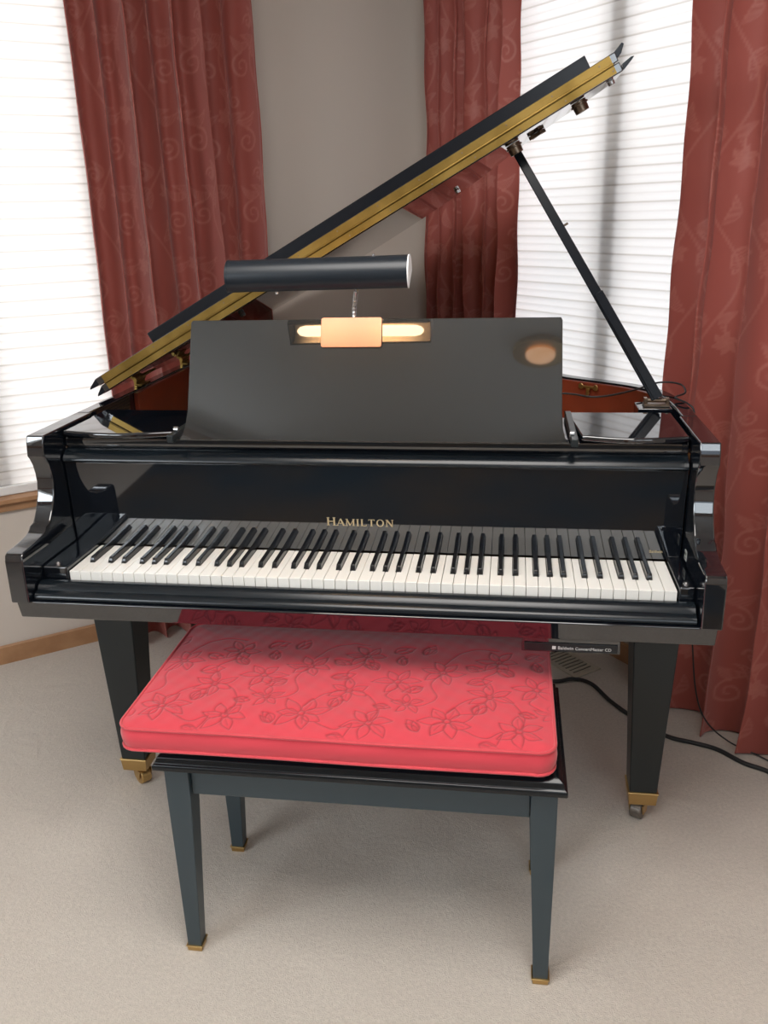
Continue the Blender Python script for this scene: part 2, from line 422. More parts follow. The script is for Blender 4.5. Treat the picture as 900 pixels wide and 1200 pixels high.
def curtain(o, u, n, s0, s1, folds, label, seed, d0=.055, dep=.085, top=2.345, lean=0., fill=1.0, bottom_in=0.):
    r = np.random.default_rng(seed)
    nc = int(folds * 44) + 1; nr = 560
    t = np.linspace(0, 1, nc); z = np.linspace(.006, top, nr)
    wj = np.zeros(nc)
    for k in range(1, 5): wj += r.normal(0, .011 / k ** .5) * np.sin(2 * PI * k * t + r.uniform(0, 6.28))
    amp = 1 + .30 * np.sin(2 * PI * t * folds / 2.7 + r.uniform(0, 6)) + .15 * np.sin(2 * PI * t * folds / 1.6 + r.uniform(0, 6))
    Z, Tt = np.meshgrid(z, t, indexing='ij'); WJ = wj[None, :]; AM = amp[None, :]
    ph = 2 * PI * folds * (Tt + WJ) + .35 * np.sin(1.7 * Z + 5 * Tt + seed) + .25 * np.sin(3.1 * Z - 7 * Tt)
    base_ = .5 + .5 * np.cos(ph)
    A = dep * AM * (1.0 - .25 * (Z / top) ** 2)
    depth = d0 + A * base_ ** 1.0 + .0035 * np.sin(9 * Z + 11 * Tt + seed) * base_ + .003 * np.sin(21 * Z + 17 * Tt)
    sw = (s1 - s0)
    sx = s0 + sw * Tt + .30 * (sw / folds) * (-np.sin(ph)) * .55 + lean * (1 - Z / top)
    sx = sx + bottom_in * (1 - Z / top) * (Tt - .5)
    # hem kicks out a little where it meets the carpet
    depth += .018 * np.exp(-Z / .08) * base_
    X = o[0] + u[0] * sx - n[0] * depth; Y = o[1] + u[1] * sx - n[1] * depth
    V = np.stack([X, Y, Z + .004 * np.sin(2 * ph) * np.exp(-Z / .03)], -1).reshape(-1, 3)
    mid = nr // 2
    arc = np.concatenate([[0], np.cumsum(np.hypot(np.diff(sx[mid]), np.diff(depth[mid])))])
    U = np.broadcast_to(arc[None, :] * .85, Z.shape)
    P = dam.sample(U + seed * .13, Z + seed * .21)
    lbl = npobj('curtain', V, grid_faces(nr, nc), M['curtain'], attr=P)
    so = lbl.modifiers.new('s', 'SOLIDIFY'); so.thickness = .0015
    props(lbl, label, 'curtain', 'damask curtains'); return lbl
curtain(tuple(cor), tuple(uL), tuple(nL), -1.285, -.715, 7.2, 'long red damask curtain left of the piano, beside the left window shade', 1)
curtain(tuple(cor), tuple(uR), tuple(nR), .115, .585, 5.6, 'narrow red damask curtain hanging in the room corner behind the raised lid', 2, dep=.045)
curtain(tuple(cor), tuple(uR), tuple(nR), 1.290, 2.16, 7.4, 'wide red damask curtain at the right side of the piano, reaching the carpet', 3, d0=.06, dep=.085)
def rod(o, u, n, s0, s1, label):
    r = thing('curtain_rod', label, 'curtain rod', o + u * ((s0 + s1) / 2) - n * .08 + Vector((0, 0, 2.38)))
    bm = B_(); cyl(bm, o + u * s0 - n * .08 + Vector((0, 0, 2.38)), o + u * s1 - n * .08 + Vector((0, 0, 2.38)), .014); obj('pole', bm, M['brass_dull'], r, smooth=True)
    for s in (s0, s1):
        bm = B_(); bmesh.ops.create_uvsphere(bm, u_segments=16, v_segments=10, radius=.03, matrix=Matrix.Translation(o + u * s - n * .08 + Vector((0, 0, 2.38)))); obj('finial', bm, M['brass_dull'], r, smooth=True)
        ss = s + (.05 if s == s0 else -.05)
        bm = B_(); cyl(bm, o + u * ss - n * .08 + Vector((0, 0, 2.38)), o + u * ss + Vector((0, 0, 2.38)), .008); obj('bracket', bm, M['brass_dull'], r, smooth=True)
rod(cor, uL, nL, -2.9, -.55, 'brass curtain rod above the left window')
rod(cor, uR, nR, .10, 2.3, 'brass curtain rod above the window behind the piano')

# ------------------------------------------------------------------ piano
W = .693; ZR = 1.0; TH = .040
piano = thing('grand_piano', 'glossy black baby grand piano with raised lid in the corner between two windows', 'piano', (0, .5, 0))
P = piano
# plan of the rim (outer face), from right arm round the tail to left arm
side = catmull([(W, .3005, 0), (W, .38, 0), (.690, .46, 0), (.668, .575, 0), (.615, .655, 0), (.535, .722, 0), (.455, .785, 0), (.385, .88, 0), (.32, 1.01, 0), (.235, 1.17, 0),
                (.10, 1.33, 0), (-.08, 1.44, 0), (-.28, 1.47, 0), (-.46, 1.41, 0), (-.60, 1.27, 0), (-.675, 1.09, 0), (-W, .88, 0), (-W, .5, 0), (-W, .3005, 0)], 7)
side = [Vector((p.x, p.y)) for p in side]
def offset(pl, d):
    out = []
    for i, p in enumerate(pl):
        a = pl[max(0, i - 1)]; b = pl[min(len(pl) - 1, i + 1)]; t = (b - a).normalized(); out.append(p + Vector((-t.y, t.x)) * d)
    return out
def shell(pl, d0, d1, z0, z1):
    bm = B_(); A = offset(pl, d0); Bq = offset(pl, d1); rows = []
    for a, b in zip(A, Bq): rows.append([bm.verts.new((a.x, a.y, z0)), bm.verts.new((a.x, a.y, z1)), bm.verts.new((b.x, b.y, z1)), bm.verts.new((b.x, b.y, z0))])
    for r0, r1 in zip(rows[:-1], rows[1:]):
        for k in range(4): bm.faces.new((r0[k], r0[(k + 1) % 4], r1[(k + 1) % 4], r1[k]))
    bm.faces.new(rows[0]); bm.faces.new(rows[-1][::-1]); return bm
bm = shell(side, 0, .032, .64, ZR)
obj('rim', bm, M['ebony'], P, bevel=.003)
inner = [p for p in side if p.y > .50]
obj('inner_rim', shell(inner, .0325, .045, .80, ZR - .004), M['cherry'], P, bevel=.0015, label='glossy cherry red veneered inner rim')
# bottom braces / soundboard / plate / strings
bm = B_(); ins = offset(side, .047); prism(bm, [(p.x, max(p.y, .40)) for p in ins][::-1], lambda p: Vector((p[0], p[1], .800)), lambda p: Vector((p[0], p[1], .812)))
obj('soundboard', bm, M['oak'], P)
bm = B_(); ins2 = offset(side, .075); prism(bm, [(p.x, max(p.y, .42)) for p in ins2][::-1], lambda p: Vector((p[0], p[1], .848)), lambda p: Vector((p[0], p[1], .862)))
obj('cast_plate', bm, M['plate_gold'], P)
bm = B_()
for i in range(44):
    x = -.56 + i * .021; t = i / 43; L = .86 - .60 * t ** .8
    cyl(bm, (x, .46, .875), (x * .9 - .05 * (1 - t), .46 + L * (1 if x < .3 else .6), .875), .0008, n=4)
s_ = obj('strings', bm, M['steel'], P); s_['kind'] = 'stuff'
bm = B_()
for x in (-.45, -.1, .25): box(bm, x - .03, x + .03, .42, 1.0, .66, .79)
box(bm, -.64, .64, .40, .44, .66, .79)
obj('underside_beams', bm, M['oak'], P)

# arms
def arm_prof():
    top = [(.079, ZR), (.0735, .985), (.070, .958), (.076, .950), (.084, .935), (.089, .915), (.090, .895), (.084, .868), (.070, .842), (.058, .826), (.050, .818), (.036, .815), (.030, .808), (.020, .803), (-.0, .799), (-.03, .796), (-.058, .795), (-.067, .789), (-.0705, .777)]
    return top + [(-.0715, .688), (.30, .688), (.30, ZR)]
for sx in (-1, 1):
    bm = B_(); x0, x1 = sx * W, sx * (W - .0385)
    prism(bm, arm_prof() if sx > 0 else arm_prof(), lambda p: Vector((x0, p[0], p[1])), lambda p: Vector((x1, p[0], p[1])))
    obj('arm', bm, M['ebony'], P, bevel=.0028, seg=3, angle=50)
# keybed
bm = B_(); prism(bm, [(-.055, .6485), (-.0645, .6885), (.42, .6885), (.42, .6485)], lambda p: Vector((-W + .006, p[0], p[1])), lambda p: Vector((W - .006, p[0], p[1]))); obj('keybed', bm, M['ebony'], P, bevel=.003, seg=3)
# key slip: rounded rail along the front of the keys
bm = B_(); pf = [(-.008, .6895), (-.008, .714), (-.012, .717), (-.022, .7175), (-.030, .716), (-.036, .711), (-.040, .705), (-.048, .703), (-.053, .700), (-.056, .695), (-.056, .6895)]
prism(bm, pf, lambda p: Vector((-.652, p[0], p[1])), lambda p: Vector((.652, p[0], p[1])))
obj('key_slip', bm, M['semi'], P, bevel=.0015, angle=50)
# key blocks
KX = .0124; KH = .611
for sx in (-1, 1):
    x0 = KX + sx * (KH + .002); x1 = sx * (W - .0392)
    bm = B_(); box(bm, min(x0, x1), max(x0, x1), -.004, .152, .6895, .742); kb = obj('key_block', bm, M['ebony'], P, bevel=.004, seg=3)
    xm = (x0 + x1) / 2
    bm = B_(); cyl(bm, (xm, .012, .742), (xm, .012, .745), .0065, .006, 16); cyl(bm, (xm, .012, .745), (xm, .012, .747), .004, .0035, 16); obj('knob', bm, M['steel'], kb, smooth=False)
# keys
ZK = .7312; KL = .150; pw = 2 * KH / 52; names = 'ABCDEFG'
bl = {'A': .003, 'C': -.003, 'D': .003, 'F': -.0035, 'G': 0.}       # black key after these, offset of its centre
bw = .0105
for i in range(52):
    nm = names[i % 7]; x0 = KX - KH + i * pw; x1 = x0 + pw; g = .0005
    lc = 0; rc = 0
    if nm in bl and i < 51: rc = pw and (x1 - (x1 + bl[nm] - bw / 2 - .0007))
    pv = names[(i - 1) % 7]
    if pv in bl and i > 0: lc = (x0 + bl[pv] + bw / 2 + .0007) - x0
    a0, a1 = x0 + g, x1 - g; b0 = x0 + max(lc, g); b1 = x1 - max(rc, g)
    pts = [(a0, .001), (a1, .001), (a1, .0505), (b1, .0505), (b1, KL), (b0, KL), (b0, .0505), (a0, .0505)]
    q = []
    for p in pts:
        if not q or (abs(p[0] - q[-1][0]) + abs(p[1] - q[-1][1])) > 1e-6: q.append(p)
    bm = B_(); prism(bm, q, lambda p: Vector((p[0], p[1], ZK - .022)), lambda p: Vector((p[0], p[1], ZK)))
    dz = random.uniform(-.0003, .0003); bmesh.ops.translate(bm, verts=bm.verts, vec=(0, 0, dz))
    obj('white_key', bm, M['ivory'], P, bevel=.0009, seg=2)
    if nm in bl and i < 51:
        c = x1 + bl[nm]; bm = B_(); y0, y1 = .052, KL; zt = ZK + .0115
        vs = [bm.verts.new(v) for v in ((c - bw / 2, y0, ZK - .02), (c + bw / 2, y0, ZK - .02), (c + bw / 2, y1, ZK - .02), (c - bw / 2, y1, ZK - .02),
              (c - bw / 2, y0, ZK + .001), (c + bw / 2, y0, ZK + .001), (c + bw / 2, y1, ZK + .001), (c - bw / 2, y1, ZK + .001),
              (c - bw / 2 + .001, y0 + .006, zt - .001), (c + bw / 2 - .001, y0 + .006, zt - .001), (c + bw / 2 - .001, y1, zt), (c - bw / 2 + .001, y1, zt))]
        for f in ((3, 2, 1, 0), (8, 9, 10, 11)): bm.faces.new([vs[k] for k in f])
        for s0 in (0, 4):
            for k in range(4): j = (k + 1) % 4; bm.faces.new((vs[s0 + k], vs[s0 + j], vs[s0 + 4 + j], vs[s0 + 4 + k]))
        obj('black_key', bm, M['keyblack'], P, bevel=.0014, seg=3)
bm = B_(); box(bm, KX - KH, KX + KH, .02, .148, .69, .703); obj('key_frame', bm, M['felt'], P)
# fallboard: leans 2 deg toward the player, rounded nose at the top
FY0 = .150; FZ0 = .735; lean = math.tan(math.radians(2.2))
fy = lambda z: FY0 - (z - FZ0) * lean
bm = B_(); ztop = .926
pf = [(fy(FZ0), FZ0), (fy(ztop), ztop), (fy(ztop) + .016, ztop), (fy(FZ0) + .016, FZ0)]
prism(bm, pf, lambda p: Vector((-.652, p[0], p[1])), lambda p: Vector((.652, p[0], p[1])))
fall = obj('fallboard', bm, M['ebony'], P, bevel=.001)
bm = B_(); yc_ = fy(ztop) + .010
pf = [(yc_ - .014, .927), (yc_ - .017, .931), (yc_ - .016, .936), (yc_ - .010, .943), (yc_ - .001, .949), (yc_ + .010, .953), (yc_ + .016, .953), (yc_ + .016, .927)]
prism(bm, pf, lambda p: Vector((-.652, p[0], p[1])), lambda p: Vector((.652, p[0], p[1])))
obj('fallboard_nose', bm, M['semi'], P, bevel=.0012, angle=50)
# music shelf: front rail, centre tray and two side shelves
bm = B_()
pf = [(.163, .9535), (.160, .965), (.160, .975), (.164, .9795), (.172, .981), (.36, .981), (.36, .9535)]
prism(bm, pf, lambda p: Vector((-.652, p[0], p[1])), lambda p: Vector((.652, p[0], p[1])))
obj('music_tray', bm, M['ebony'], P, bevel=.0015, angle=50)
for sx in (-1, 1):
    # side shelf with a gently curved front edge
    xi, xo = (.443, .6505) if sx > 0 else (-.400, -.6505)
    fr = []
    for k in range(13):
        t = k / 12; x = xi + (xo - xi) * t; fr.append((x, .150 + .020 * math.sin(PI * min(1, t * 1.2)) ** 2 * 0 - .022 * math.sin(PI * t) ** 1.2))
    pts = fr + [(xo, .36), (xi - (.016 if sx > 0 else -.016), .36)]
    bm = B_(); prism(bm, pts if sx > 0 else pts[::-1], lambda p: Vector((p[0], p[1], .9815)), lambda p: Vector((p[0], p[1], .994)))
    obj('side_shelf', bm, M['ebony'], P, bevel=.004, seg=3)
# music desk
ax = Vector((0, .125, .983)); ad = math.radians(20)
dd = Vector((0, math.sin(ad), math.cos(ad))); dn = Vector((0, -math.cos(ad), math.sin(ad)))   # up the desk, its front normal
def desk_pt(x, v, h=0): return Vector((x, 0, 0)) + ax + dd * v + dn * h
bm = B_()
outl = [(-.380, 0), (.418, 0), (.411, .012), (.4065, .030), (.4045, .06), (.4015, .243), (.3985, .249), (-.3555, .249), (-.3595, .245), (-.362, .06), (-.366, .030), (-.372, .012)]
prism(bm, outl, lambda p: desk_pt(p[0], p[1], 0), lambda p: desk_pt(p[0], p[1], -.013))
desk = obj('music_desk', bm, M['desk'], P, bevel=.0012)
for x in (-.30, .34):
    bm = B_(); cyl(bm, desk_pt(x, .20, -.014), (x, .345, .982), .004, n=10); obj('desk_prop', bm, M['brass_dull'], desk)
for x in (-.391, .4285):
    bm = B_(); box(bm, x - .007, x + .007, .105, .358, .9815, .997); obj('desk_slide', bm, M['satin'], P, bevel=.002)
bm = B_(); cyl(bm, desk_pt(-.383, .022, -.006), desk_pt(-.392, .022, -.006), .006, n=14); obj('desk_pivot', bm, M['steel'], desk)
bm = B_(); cyl(bm, desk_pt(.420, .020, -.006), desk_pt(.429, .020, -.006), .006, n=14); obj('desk_pivot', bm, M['steel'], desk)

# lid
TL = math.radians(28.82); cT, sT = math.cos(TL), math.sin(TL)
def lp(u, y, h): return Vector((-.6754 + u * cT - h * sT, y, 1.0231 + u * sT + h * cT))
lo = catmull([(1.358, .50, 0), (1.355, .585, 0), (1.31, .655, 0), (1.225, .73, 0), (1.155, .82, 0), (1.10, .94, 0), (1.04, 1.09, 0), (.95, 1.26, 0), (.81, 1.42, 0), (.60, 1.525, 0), (.40, 1.55, 0), (.22, 1.48, 0),
              (.08, 1.32, 0), (.012, 1.10, 0), (-.010, .90, 0)], 6)
lid_poly = [(-.010, .44), (1.358, .44)] + [(p.x, p.y) for p in lo]
bm = B_(); prism(bm, lid_poly, lambda p: lp(p[0], p[1], 0), lambda p: lp(p[0], p[1], .019)); lid = obj('lid', bm, M['ebony'], P, bevel=.002)
# bevelled lips at both ends of the lid edge
def flp(u, q, h):     # folded front flap: q runs back from the hinge edge, rising a little
    return lp(u, .44 + q, .021 + h)
bm = B_()
fl = [(-.014, 0), (1.358, 0), (1.352, .39), (.006, .39)]
prism(bm, fl, lambda p: flp(p[0], p[1], 0), lambda p: flp(p[0], p[1], .019)); flap = obj('lid_flap', bm, M['ebony'], P, bevel=.002)
bm = B_(); prism(bm, [(.006, .0405), (1.352, .0405), (1.352, .100), (.006, .100)], lambda p: lp(p[0], .806, p[1]), lambda p: lp(p[0], .830, p[1])); obj('flap_ledge', bm, M['edge'], flap, bevel=.002)
# end lips (the tapered tongues seen past the brass at each end)
for host, pl in ((lid, [(-.010, .001), (-.010, .018), (-.028, .0075), (-.034, .002), (-.032, .001)]), (lid, [(1.360, .001), (1.382, .010), (1.388, .0135), (1.382, .0155), (1.362, .0125)]),
                 (flap, [(-.014, .0225), (-.014, .0395), (-.036, .0300), (-.042, .0255), (-.039, .0240)]), (flap, [(1.358, .0265), (1.368, .031), (1.380, .0440), (1.377, .048), (1.356, .0395)])):
    bm = B_(); prism(bm, pl, lambda p: lp(p[0], .441, p[1]), lambda p: lp(p[0], .52, p[1] + .002)); obj('edge_lip', bm, M['edge'], host, bevel=.0008)
# brass piano hinge on the two edges
bm = B_(); y = .4385
for h0, h1 in ((.0025, .0192), (.0210, .0385)):
    prism(bm, [(.006, h0), (1.345, h0), (1.345, h1), (.006, h1)], lambda p: lp(p[0], y - .0014, p[1]), lambda p: lp(p[0], y + .001, p[1]))
cyl(bm, lp(.006, y - .002, .020), lp(1.345, y - .002, .020), .0028, n=12)
hinge = obj('piano_hinge', bm, M['brass'], lid, label='long brass piano hinge')
for k in range(13):
    for h in (.009, .031):
        bm = B_(); u = .06 + k * .105 + (.02 if h < .02 else 0); cyl(bm, lp(u, y - .0012, h), lp(u, y - .0022, h), .0020, .0016, n=10); obj('screw', bm, M['bronze'], hinge)
# lid hardware on the underside
for (u, y) in ((1.108, .56), (1.262, .50)):
    bm = B_(); cyl(bm, lp(u, y, -.001), lp(u, y, -.024), .0165, .015, 20); cyl(bm, lp(u, y, -.006), lp(u, y, -.010), .019, .019, 20); obj('prop_cup', bm, M['bronze'], lid, bevel=.001)
bm = B_(); u, y = 1.170, .68
for a in (0, PI / 2):
    ca, sa = math.cos(a + .5), math.sin(a + .5)
    T = lambda c, ca=ca, sa=sa: lp(u + c.x * ca - c.y * sa, y + c.x * sa + c.y * ca, c.z)
    box(bm, -.022, .022, -.0045, .0045, -.009, -.0005, T)
obj('latch_hook', bm, M['bronze'], lid, bevel=.0008)
for (u, y, m_) in ((1.336, .50, M['steel']), (.935, 1.02, M['steel']), (.34, .62, M['rubber'])):
    bm = B_(); cyl(bm, lp(u, y, -.0005), lp(u, y, -.009), .008, .007, 16); obj('lid_bumper', bm, m_, lid, bevel=.001)
bm = B_(); box(bm, .20, .26, .70, .715, -.004, -.0005, lambda c: lp(c.x, c.y, c.z)); obj('lid_latch_plate', bm, M['brass'], lid, bevel=.001)
# lid strap hinges at the bass side
for y in (.66, 1.00):
    bm = B_(); cyl(bm, (-.690, y - .03, 1.012), (-.690, y + .03, 1.012), .0055, n=14); box(bm, -.692, -.672, y - .03, y + .03, 1.0, 1.0025); box(bm, .0, .025, y - .03, y + .03, -.003, -.0002, lambda c: lp(c.x, c.y, c.z))
    box(bm, -.695, -.687, y - .028, y + .028, .999, 1.012)
    obj('lid_hinge', bm, M['brass'], P, bevel=.001)
# prop stick
foot = Vector((.628, .432, 1.010)); headp = lp(1.108, .56, -.020)
ax_ = (headp - foot).normalized(); sd = Vector((0, 1, 0)); sd = (sd - ax_ * sd.dot(ax_)).normalized(); wd = ax_.cross(sd)
def stick(t, a, b): return foot + ax_ * t + wd * a + sd * b
Ls = (headp - foot).length
bm = B_(); vs = []
prism(bm, [(-.012, -.008), (.012, -.008), (.012, .008), (-.012, .008)], lambda p: stick(0, p[0], p[1]), lambda p: stick(Ls, p[0] * .78, p[1] * .8))
prop = obj('lid_prop', bm, M['edge'], P, bevel=.002)
bm = B_(); prism(bm, [(-.010, -.014), (.010, -.014), (.010, -.0085), (-.010, -.0085)], lambda p: stick(.0, p[0] - .004, p[1]), lambda p: stick(.27, p[0] - .003, p[1])); obj('short_prop', bm, M['edge'], prop, bevel=.001)
bm = B_(); cyl(bm, stick(.36 * Ls + .21, -.010, 0), stick(.36 * Ls + .21, -.020, 0), .0025, n=10); obj('peg', bm, M['bronze'], prop)
bm = B_(); box(bm, .600, .655, .415, .450, .994, .999); cyl(bm, (.606, .432, 1.006), (.650, .432, 1.006), .005, n=12); box(bm, .600, .608, .424, .440, .999, 1.012); box(bm, .648, .655, .424, .440, .999, 1.012)
obj('prop_hinge', bm, M['bronze'], prop, bevel=.0008)
bm = B_(); box(bm, .585, .660, .40, .47, .93, .9935); obj('prop_block', bm, M['ebony'], P, bevel=.002)
# ornament latch on the inner rim
ic = Vector((.500, .686, .983))
tdir = Vector((.62, -.50, 0)).normalized(); fdir = Vector((-.50, -.62, 0)).normalized()
bm = B_()
for a in ((-.022, .004, .012), (.022, .004, .012), (0, 0, .010), (0, -.012, .007)):
    c = ic + tdir * a[0] + Vector((0, 0, a[1])) + fdir * .001; cyl(bm, c, c + fdir * .003, a[2] * .62, n=14)
T = lambda c: ic + tdir * c.x + fdir * (c.y + .001) + Vector((0, 0, c.z)); box(bm, -.022, .022, 0, .003, .001, .007, T); box(bm, -.003, .003, 0, .006, -.022, 0, T)
obj('latch_ornament', bm, M['brass_dull'], P, bevel=.0008)

# lettering on the fallboard (serif capitals built from strokes)
def letters(txt, x0, z0, h, width, host, m, depth=.0007):
    bm = B_()
    T = lambda x, z, e: Vector((x, fy(z) - e, z))
    def quad(a, b, w0, w1=None):
        w1 = w0 if w1 is None else w1
        dx, dz = b[0] - a[0], b[1] - a[1]; l = math.hypot(dx, dz); px, pz = -dz / l, dx / l
        q = [(a[0] + px * w0 / 2, a[1] + pz * w0 / 2), (a[0] - px * w0 / 2, a[1] - pz * w0 / 2), (b[0] - px * w1 / 2, b[1] - pz * w1 / 2), (b[0] + px * w1 / 2, b[1] + pz * w1 / 2)]
        prism(bm, q, lambda p: T(p[0], p[1], 0), lambda p: T(p[0], p[1], depth))
    G = {'H': (.95, [((.16, 0), (.16, 1), .17), ((.79, 0), (.79, 1), .17), ((.16, .52), (.79, .52), .07)], [.16, .79], [.16, .79]),
         'A': (.95, [((.08, 0), (.46, 1), .07), ((.48, 1), (.87, 0), .18), ((.22, .36), (.72, .36), .06)], [.08, .87], []),
         'M': (1.15, [((.14, 0), (.14, 1), .08), ((.98, 0), (.98, 1), .18), ((.14, 1), (.56, .05), .16), ((.56, .05), (.98, 1), .07)], [.14, .98], [.14, .98]),
         'I': (.42, [((.21, 0), (.21, 1), .18)], [.21], [.21]),
         'L': (.78, [((.18, 0), (.18, 1), .18), ((.18, .04), (.72, .04), .07), ((.70, .0), (.70, .22), .06)], [.18], [.18]),
         'T': (.86, [((.43, 0), (.43, 1), .18), ((.06, .96), (.80, .96), .07), ((.08, .80), (.08, .98), .05), ((.78, .80), (.78, .98), .05)], [.43], []),
         'N': (1.0, [((.16, 0), (.16, 1), .08), ((.84, 0), (.84, 1), .08), ((.16, 1), (.84, 0), .18)], [.16], [.16, .84]),
         'O': (1.0, None, [], [])}
    tot = sum(G[c][0] * (1.15 if i == 0 else 1) for i, c in enumerate(txt)) + .12 * len(txt); k = width / tot; x = x0
    for i, c in enumerate(txt):
        kk = k * (1.15 if i == 0 else 1); hh = h * (1.18 if i == 0 else 1)
        adv, st, sb, st2 = G[c]
        if st is None:
            n = 28; A = []; Bv = []
            for j in range(n):
                a = 2 * PI * j / n; A.append((x + kk * (.5 + .46 * math.cos(a)), z0 + hh * (.5 + .52 * math.sin(a)))); Bv.append((x + kk * (.5 + .29 * math.cos(a)), z0 + hh * (.5 + .45 * math.sin(a))))
            for j in range(n):
                l = (j + 1) % n; prism(bm, [A[j], A[l], Bv[l], Bv[j]], lambda p: T(p[0], p[1], 0), lambda p: T(p[0], p[1], depth))
        else:
            for a, b, w in st: quad((x + kk * a[0], z0 + hh * a[1]), (x + kk * b[0], z0 + hh * b[1]), kk * w)
            for s in sb: quad((x + kk * (s - .15), z0 + hh * .025), (x + kk * (s + .15), z0 + hh * .025), hh * .05)
            for s in st2: quad((x + kk * (s - .15), z0 + hh * .975), (x + kk * (s + .15), z0 + hh * .975), hh * .05)
        x += kk * adv + k * .12
    return obj('lettering', bm, m, host, label='gold HAMILTON lettering')
letters('HAMILTON', -.078, .7925, .0155, .146, fall, M['gold'])
def text(txt, size, m, parent, loc, rot, name='lettering'):
    cu = bpy.data.curves.new('t', 'FONT'); cu.body = txt; cu.size = size; cu.extrude = .0002
    t_ = bpy.data.objects.new('t', cu); C.objects.link(t_); bpy.context.view_layer.update()
    me = bpy.data.meshes.new_from_object(t_.evaluated_get(bpy.context.evaluated_depsgraph_get())); bpy.data.objects.remove(t_)
    me.materials.clear(); me.materials.append(m)
    o = bpy.data.objects.new(name, me); off = link(o, parent); o.location = Vector(loc) - off; o.rotation_euler = rot; return o
text('Baldwin', .0085, M['gold'], fall, (.590, fy(.752) - .0012, .7500), (PI / 2 - math.radians(2), 0, 0))
bm = B_(); box(bm, .6538, .6545, .10, .118, .752, .772)
stk = obj('sticker', bm, M['sticker'], P)
bm = B_(); box(bm, .6533, .6538, .103, .107, .763, .768); box(bm, .6533, .6538, .111, .115, .763, .768); box(bm, .6533, .6538, .105, .113, .756, .758); obj('printed_marks', bm, M['dark'], stk)

# legs with brass ferrules and casters
def leg(cx, cy, rot, wheel_m, fer_m):
    bm = B_(); zt = .6475
    frustum(bm, (cx, cy + .033, .084), (.064, .064), (cx, cy + .048, zt), (.112, .112)); lg = obj('leg', bm, M['satin'], P, bevel=.003)
    bm = B_(); frustum(bm, (cx, cy + .033, .050), (.064, .064), (cx, cy + .033, .082), (.069, .069)); box(bm, cx - .036, cx + .036, cy - .003, cy + .069, .082, .086)
    fe = obj('ferrule', bm, fer_m, lg, bevel=.0012, label='brass leg ferrule')
    bm = B_(); cyl(bm, (cx, cy + .030, .051), (cx, cy + .030, .0525), .0035, n=10)
    c, s = math.cos(rot), math.sin(rot); ctr = Vector((cx + .012 * s, cy + .033 - .012 * c, .0235)); axd = Vector((c, s, 0))
    bm.free(); bm = B_()
    cyl(bm, (cx, cy + .033, .044), (cx, cy + .033, .050), .020, .024, 18)
    for q in (-1, 1):
        pts = [(-.020, .046), (.020, .046), (.010, .018), (-.010, .018)]; fd = Vector((-s, c, 0))
        f = lambda e: (lambda p: ctr + axd * (q * .017 + e) + fd * p[0] + Vector((0, 0, p[1] - .0235)))
        prism(bm, pts, f(-.0015), f(.0015))
    ca = obj('caster', bm, fer_m, lg, bevel=.001)
    bm = B_(); cyl(bm, ctr - axd * .014, ctr + axd * .014, .0228, n=24); obj('wheel', bm, wheel_m, ca, bevel=.003)
leg(-.652, .259, .9, M['brass_dull'], M['brass_dull'])
leg(.6405, .259, -.5, M['wheel'], M['brass_dull'])
leg(-.05, 1.12, .3, M['wheel'], M['brass_dull'])
# pedal lyre
bm = B_()
box(bm, -.075, .115, .36, .44, .10, .135); box(bm, -.045, -.015, .385, .415, .135, .66); box(bm, .055, .085, .385, .415, .135, .66); box(bm, -.09, .13, .34, .45, .62, .6475)
lyre = obj('pedal_lyre', bm, M['satin'], P, bevel=.003)
for x in (-.03, .02, .07):
    bm = B_(); box(bm, x - .010, x + .010, .255, .40, .082, .090); frustum(bm, (x, .25, .082), (.028, .035), (x, .25, .090), (.026, .033)); obj('pedal', bm, M['brass'], lyre, bevel=.002)
    bm = B_(); cyl(bm, (x, .40, .135), (x, .40, .62), .004, n=8); obj('pedal_rod', bm, M['brass_dull'], lyre)
bm = B_(); cyl(bm, (-.02, .44, .12), (-.04, .78, .655), .006, n=8); cyl(bm, (.06, .44, .12), (.08, .78, .655), .006, n=8); obj('lyre_brace', bm, M['brass_dull'], lyre)

# controller box slung under the keybed
cb = thing('control_box', 'slim black control box with white lettering slung under the piano keybed', 'control box', (.40, .03, .645))
bm = B_(); box(bm, .335, .520, -.040, .12, .6135, .648); obj('housing', bm, M['ebony'], cb, bevel=.002)
bm = B_(); box(bm, .340, .515, -.0425, -.040, .6165, .634); obj('front_panel', bm, M['screen'], cb, bevel=.001)
text('\u25A0 Baldwin', .0095, M['white_ink'], cb, (.392, -.0431, .6215), (PI / 2, 0, 0))
text('ConcertMaster CD', .0085, M['white_ink'], cb, (.436, -.0431, .6215), (PI / 2, 0, 0))

# ------------------------------------------------------------------ piano lamp
lamp = thing('piano_lamp', 'lit black piano lamp clipped to the top of the music desk', 'lamp', desk_pt(-.02, .249, 0))
lc = Vector((-.040, .010, 1.3176)); lr = .0298; hw = .162; tilt = math.radians(.7)
def lpnt(x, a, r):   # a measured from straight up toward the back
    return lc + Vector((x * math.cos(tilt), math.sin(a) * r, math.cos(a) * r + x * math.sin(tilt)))
open_c = math.radians(180 - 30); half = math.radians(62)
arc = [open_c + half + (2 * PI - 2 * half) * i / 30 for i in range(31)]
bm = B_(); out = []; inn = []
for x in (-hw, hw):
    out.append([bm.verts.new(lpnt(x, a, lr)) for a in arc]); inn.append([bm.verts.new(lpnt(x, a, lr - .0015)) for a in arc])
for i in range(30):
    bm.faces.new((out[0][i], out[0][i + 1], out[1][i + 1], out[1][i])); bm.faces.new((inn[0][i], inn[1][i], inn[1][i + 1], inn[0][i + 1]))
for k in (0, 1):
    for i in range(30): bm.faces.new((out[k][i], inn[k][i], inn[k][i + 1], out[k][i + 1]))
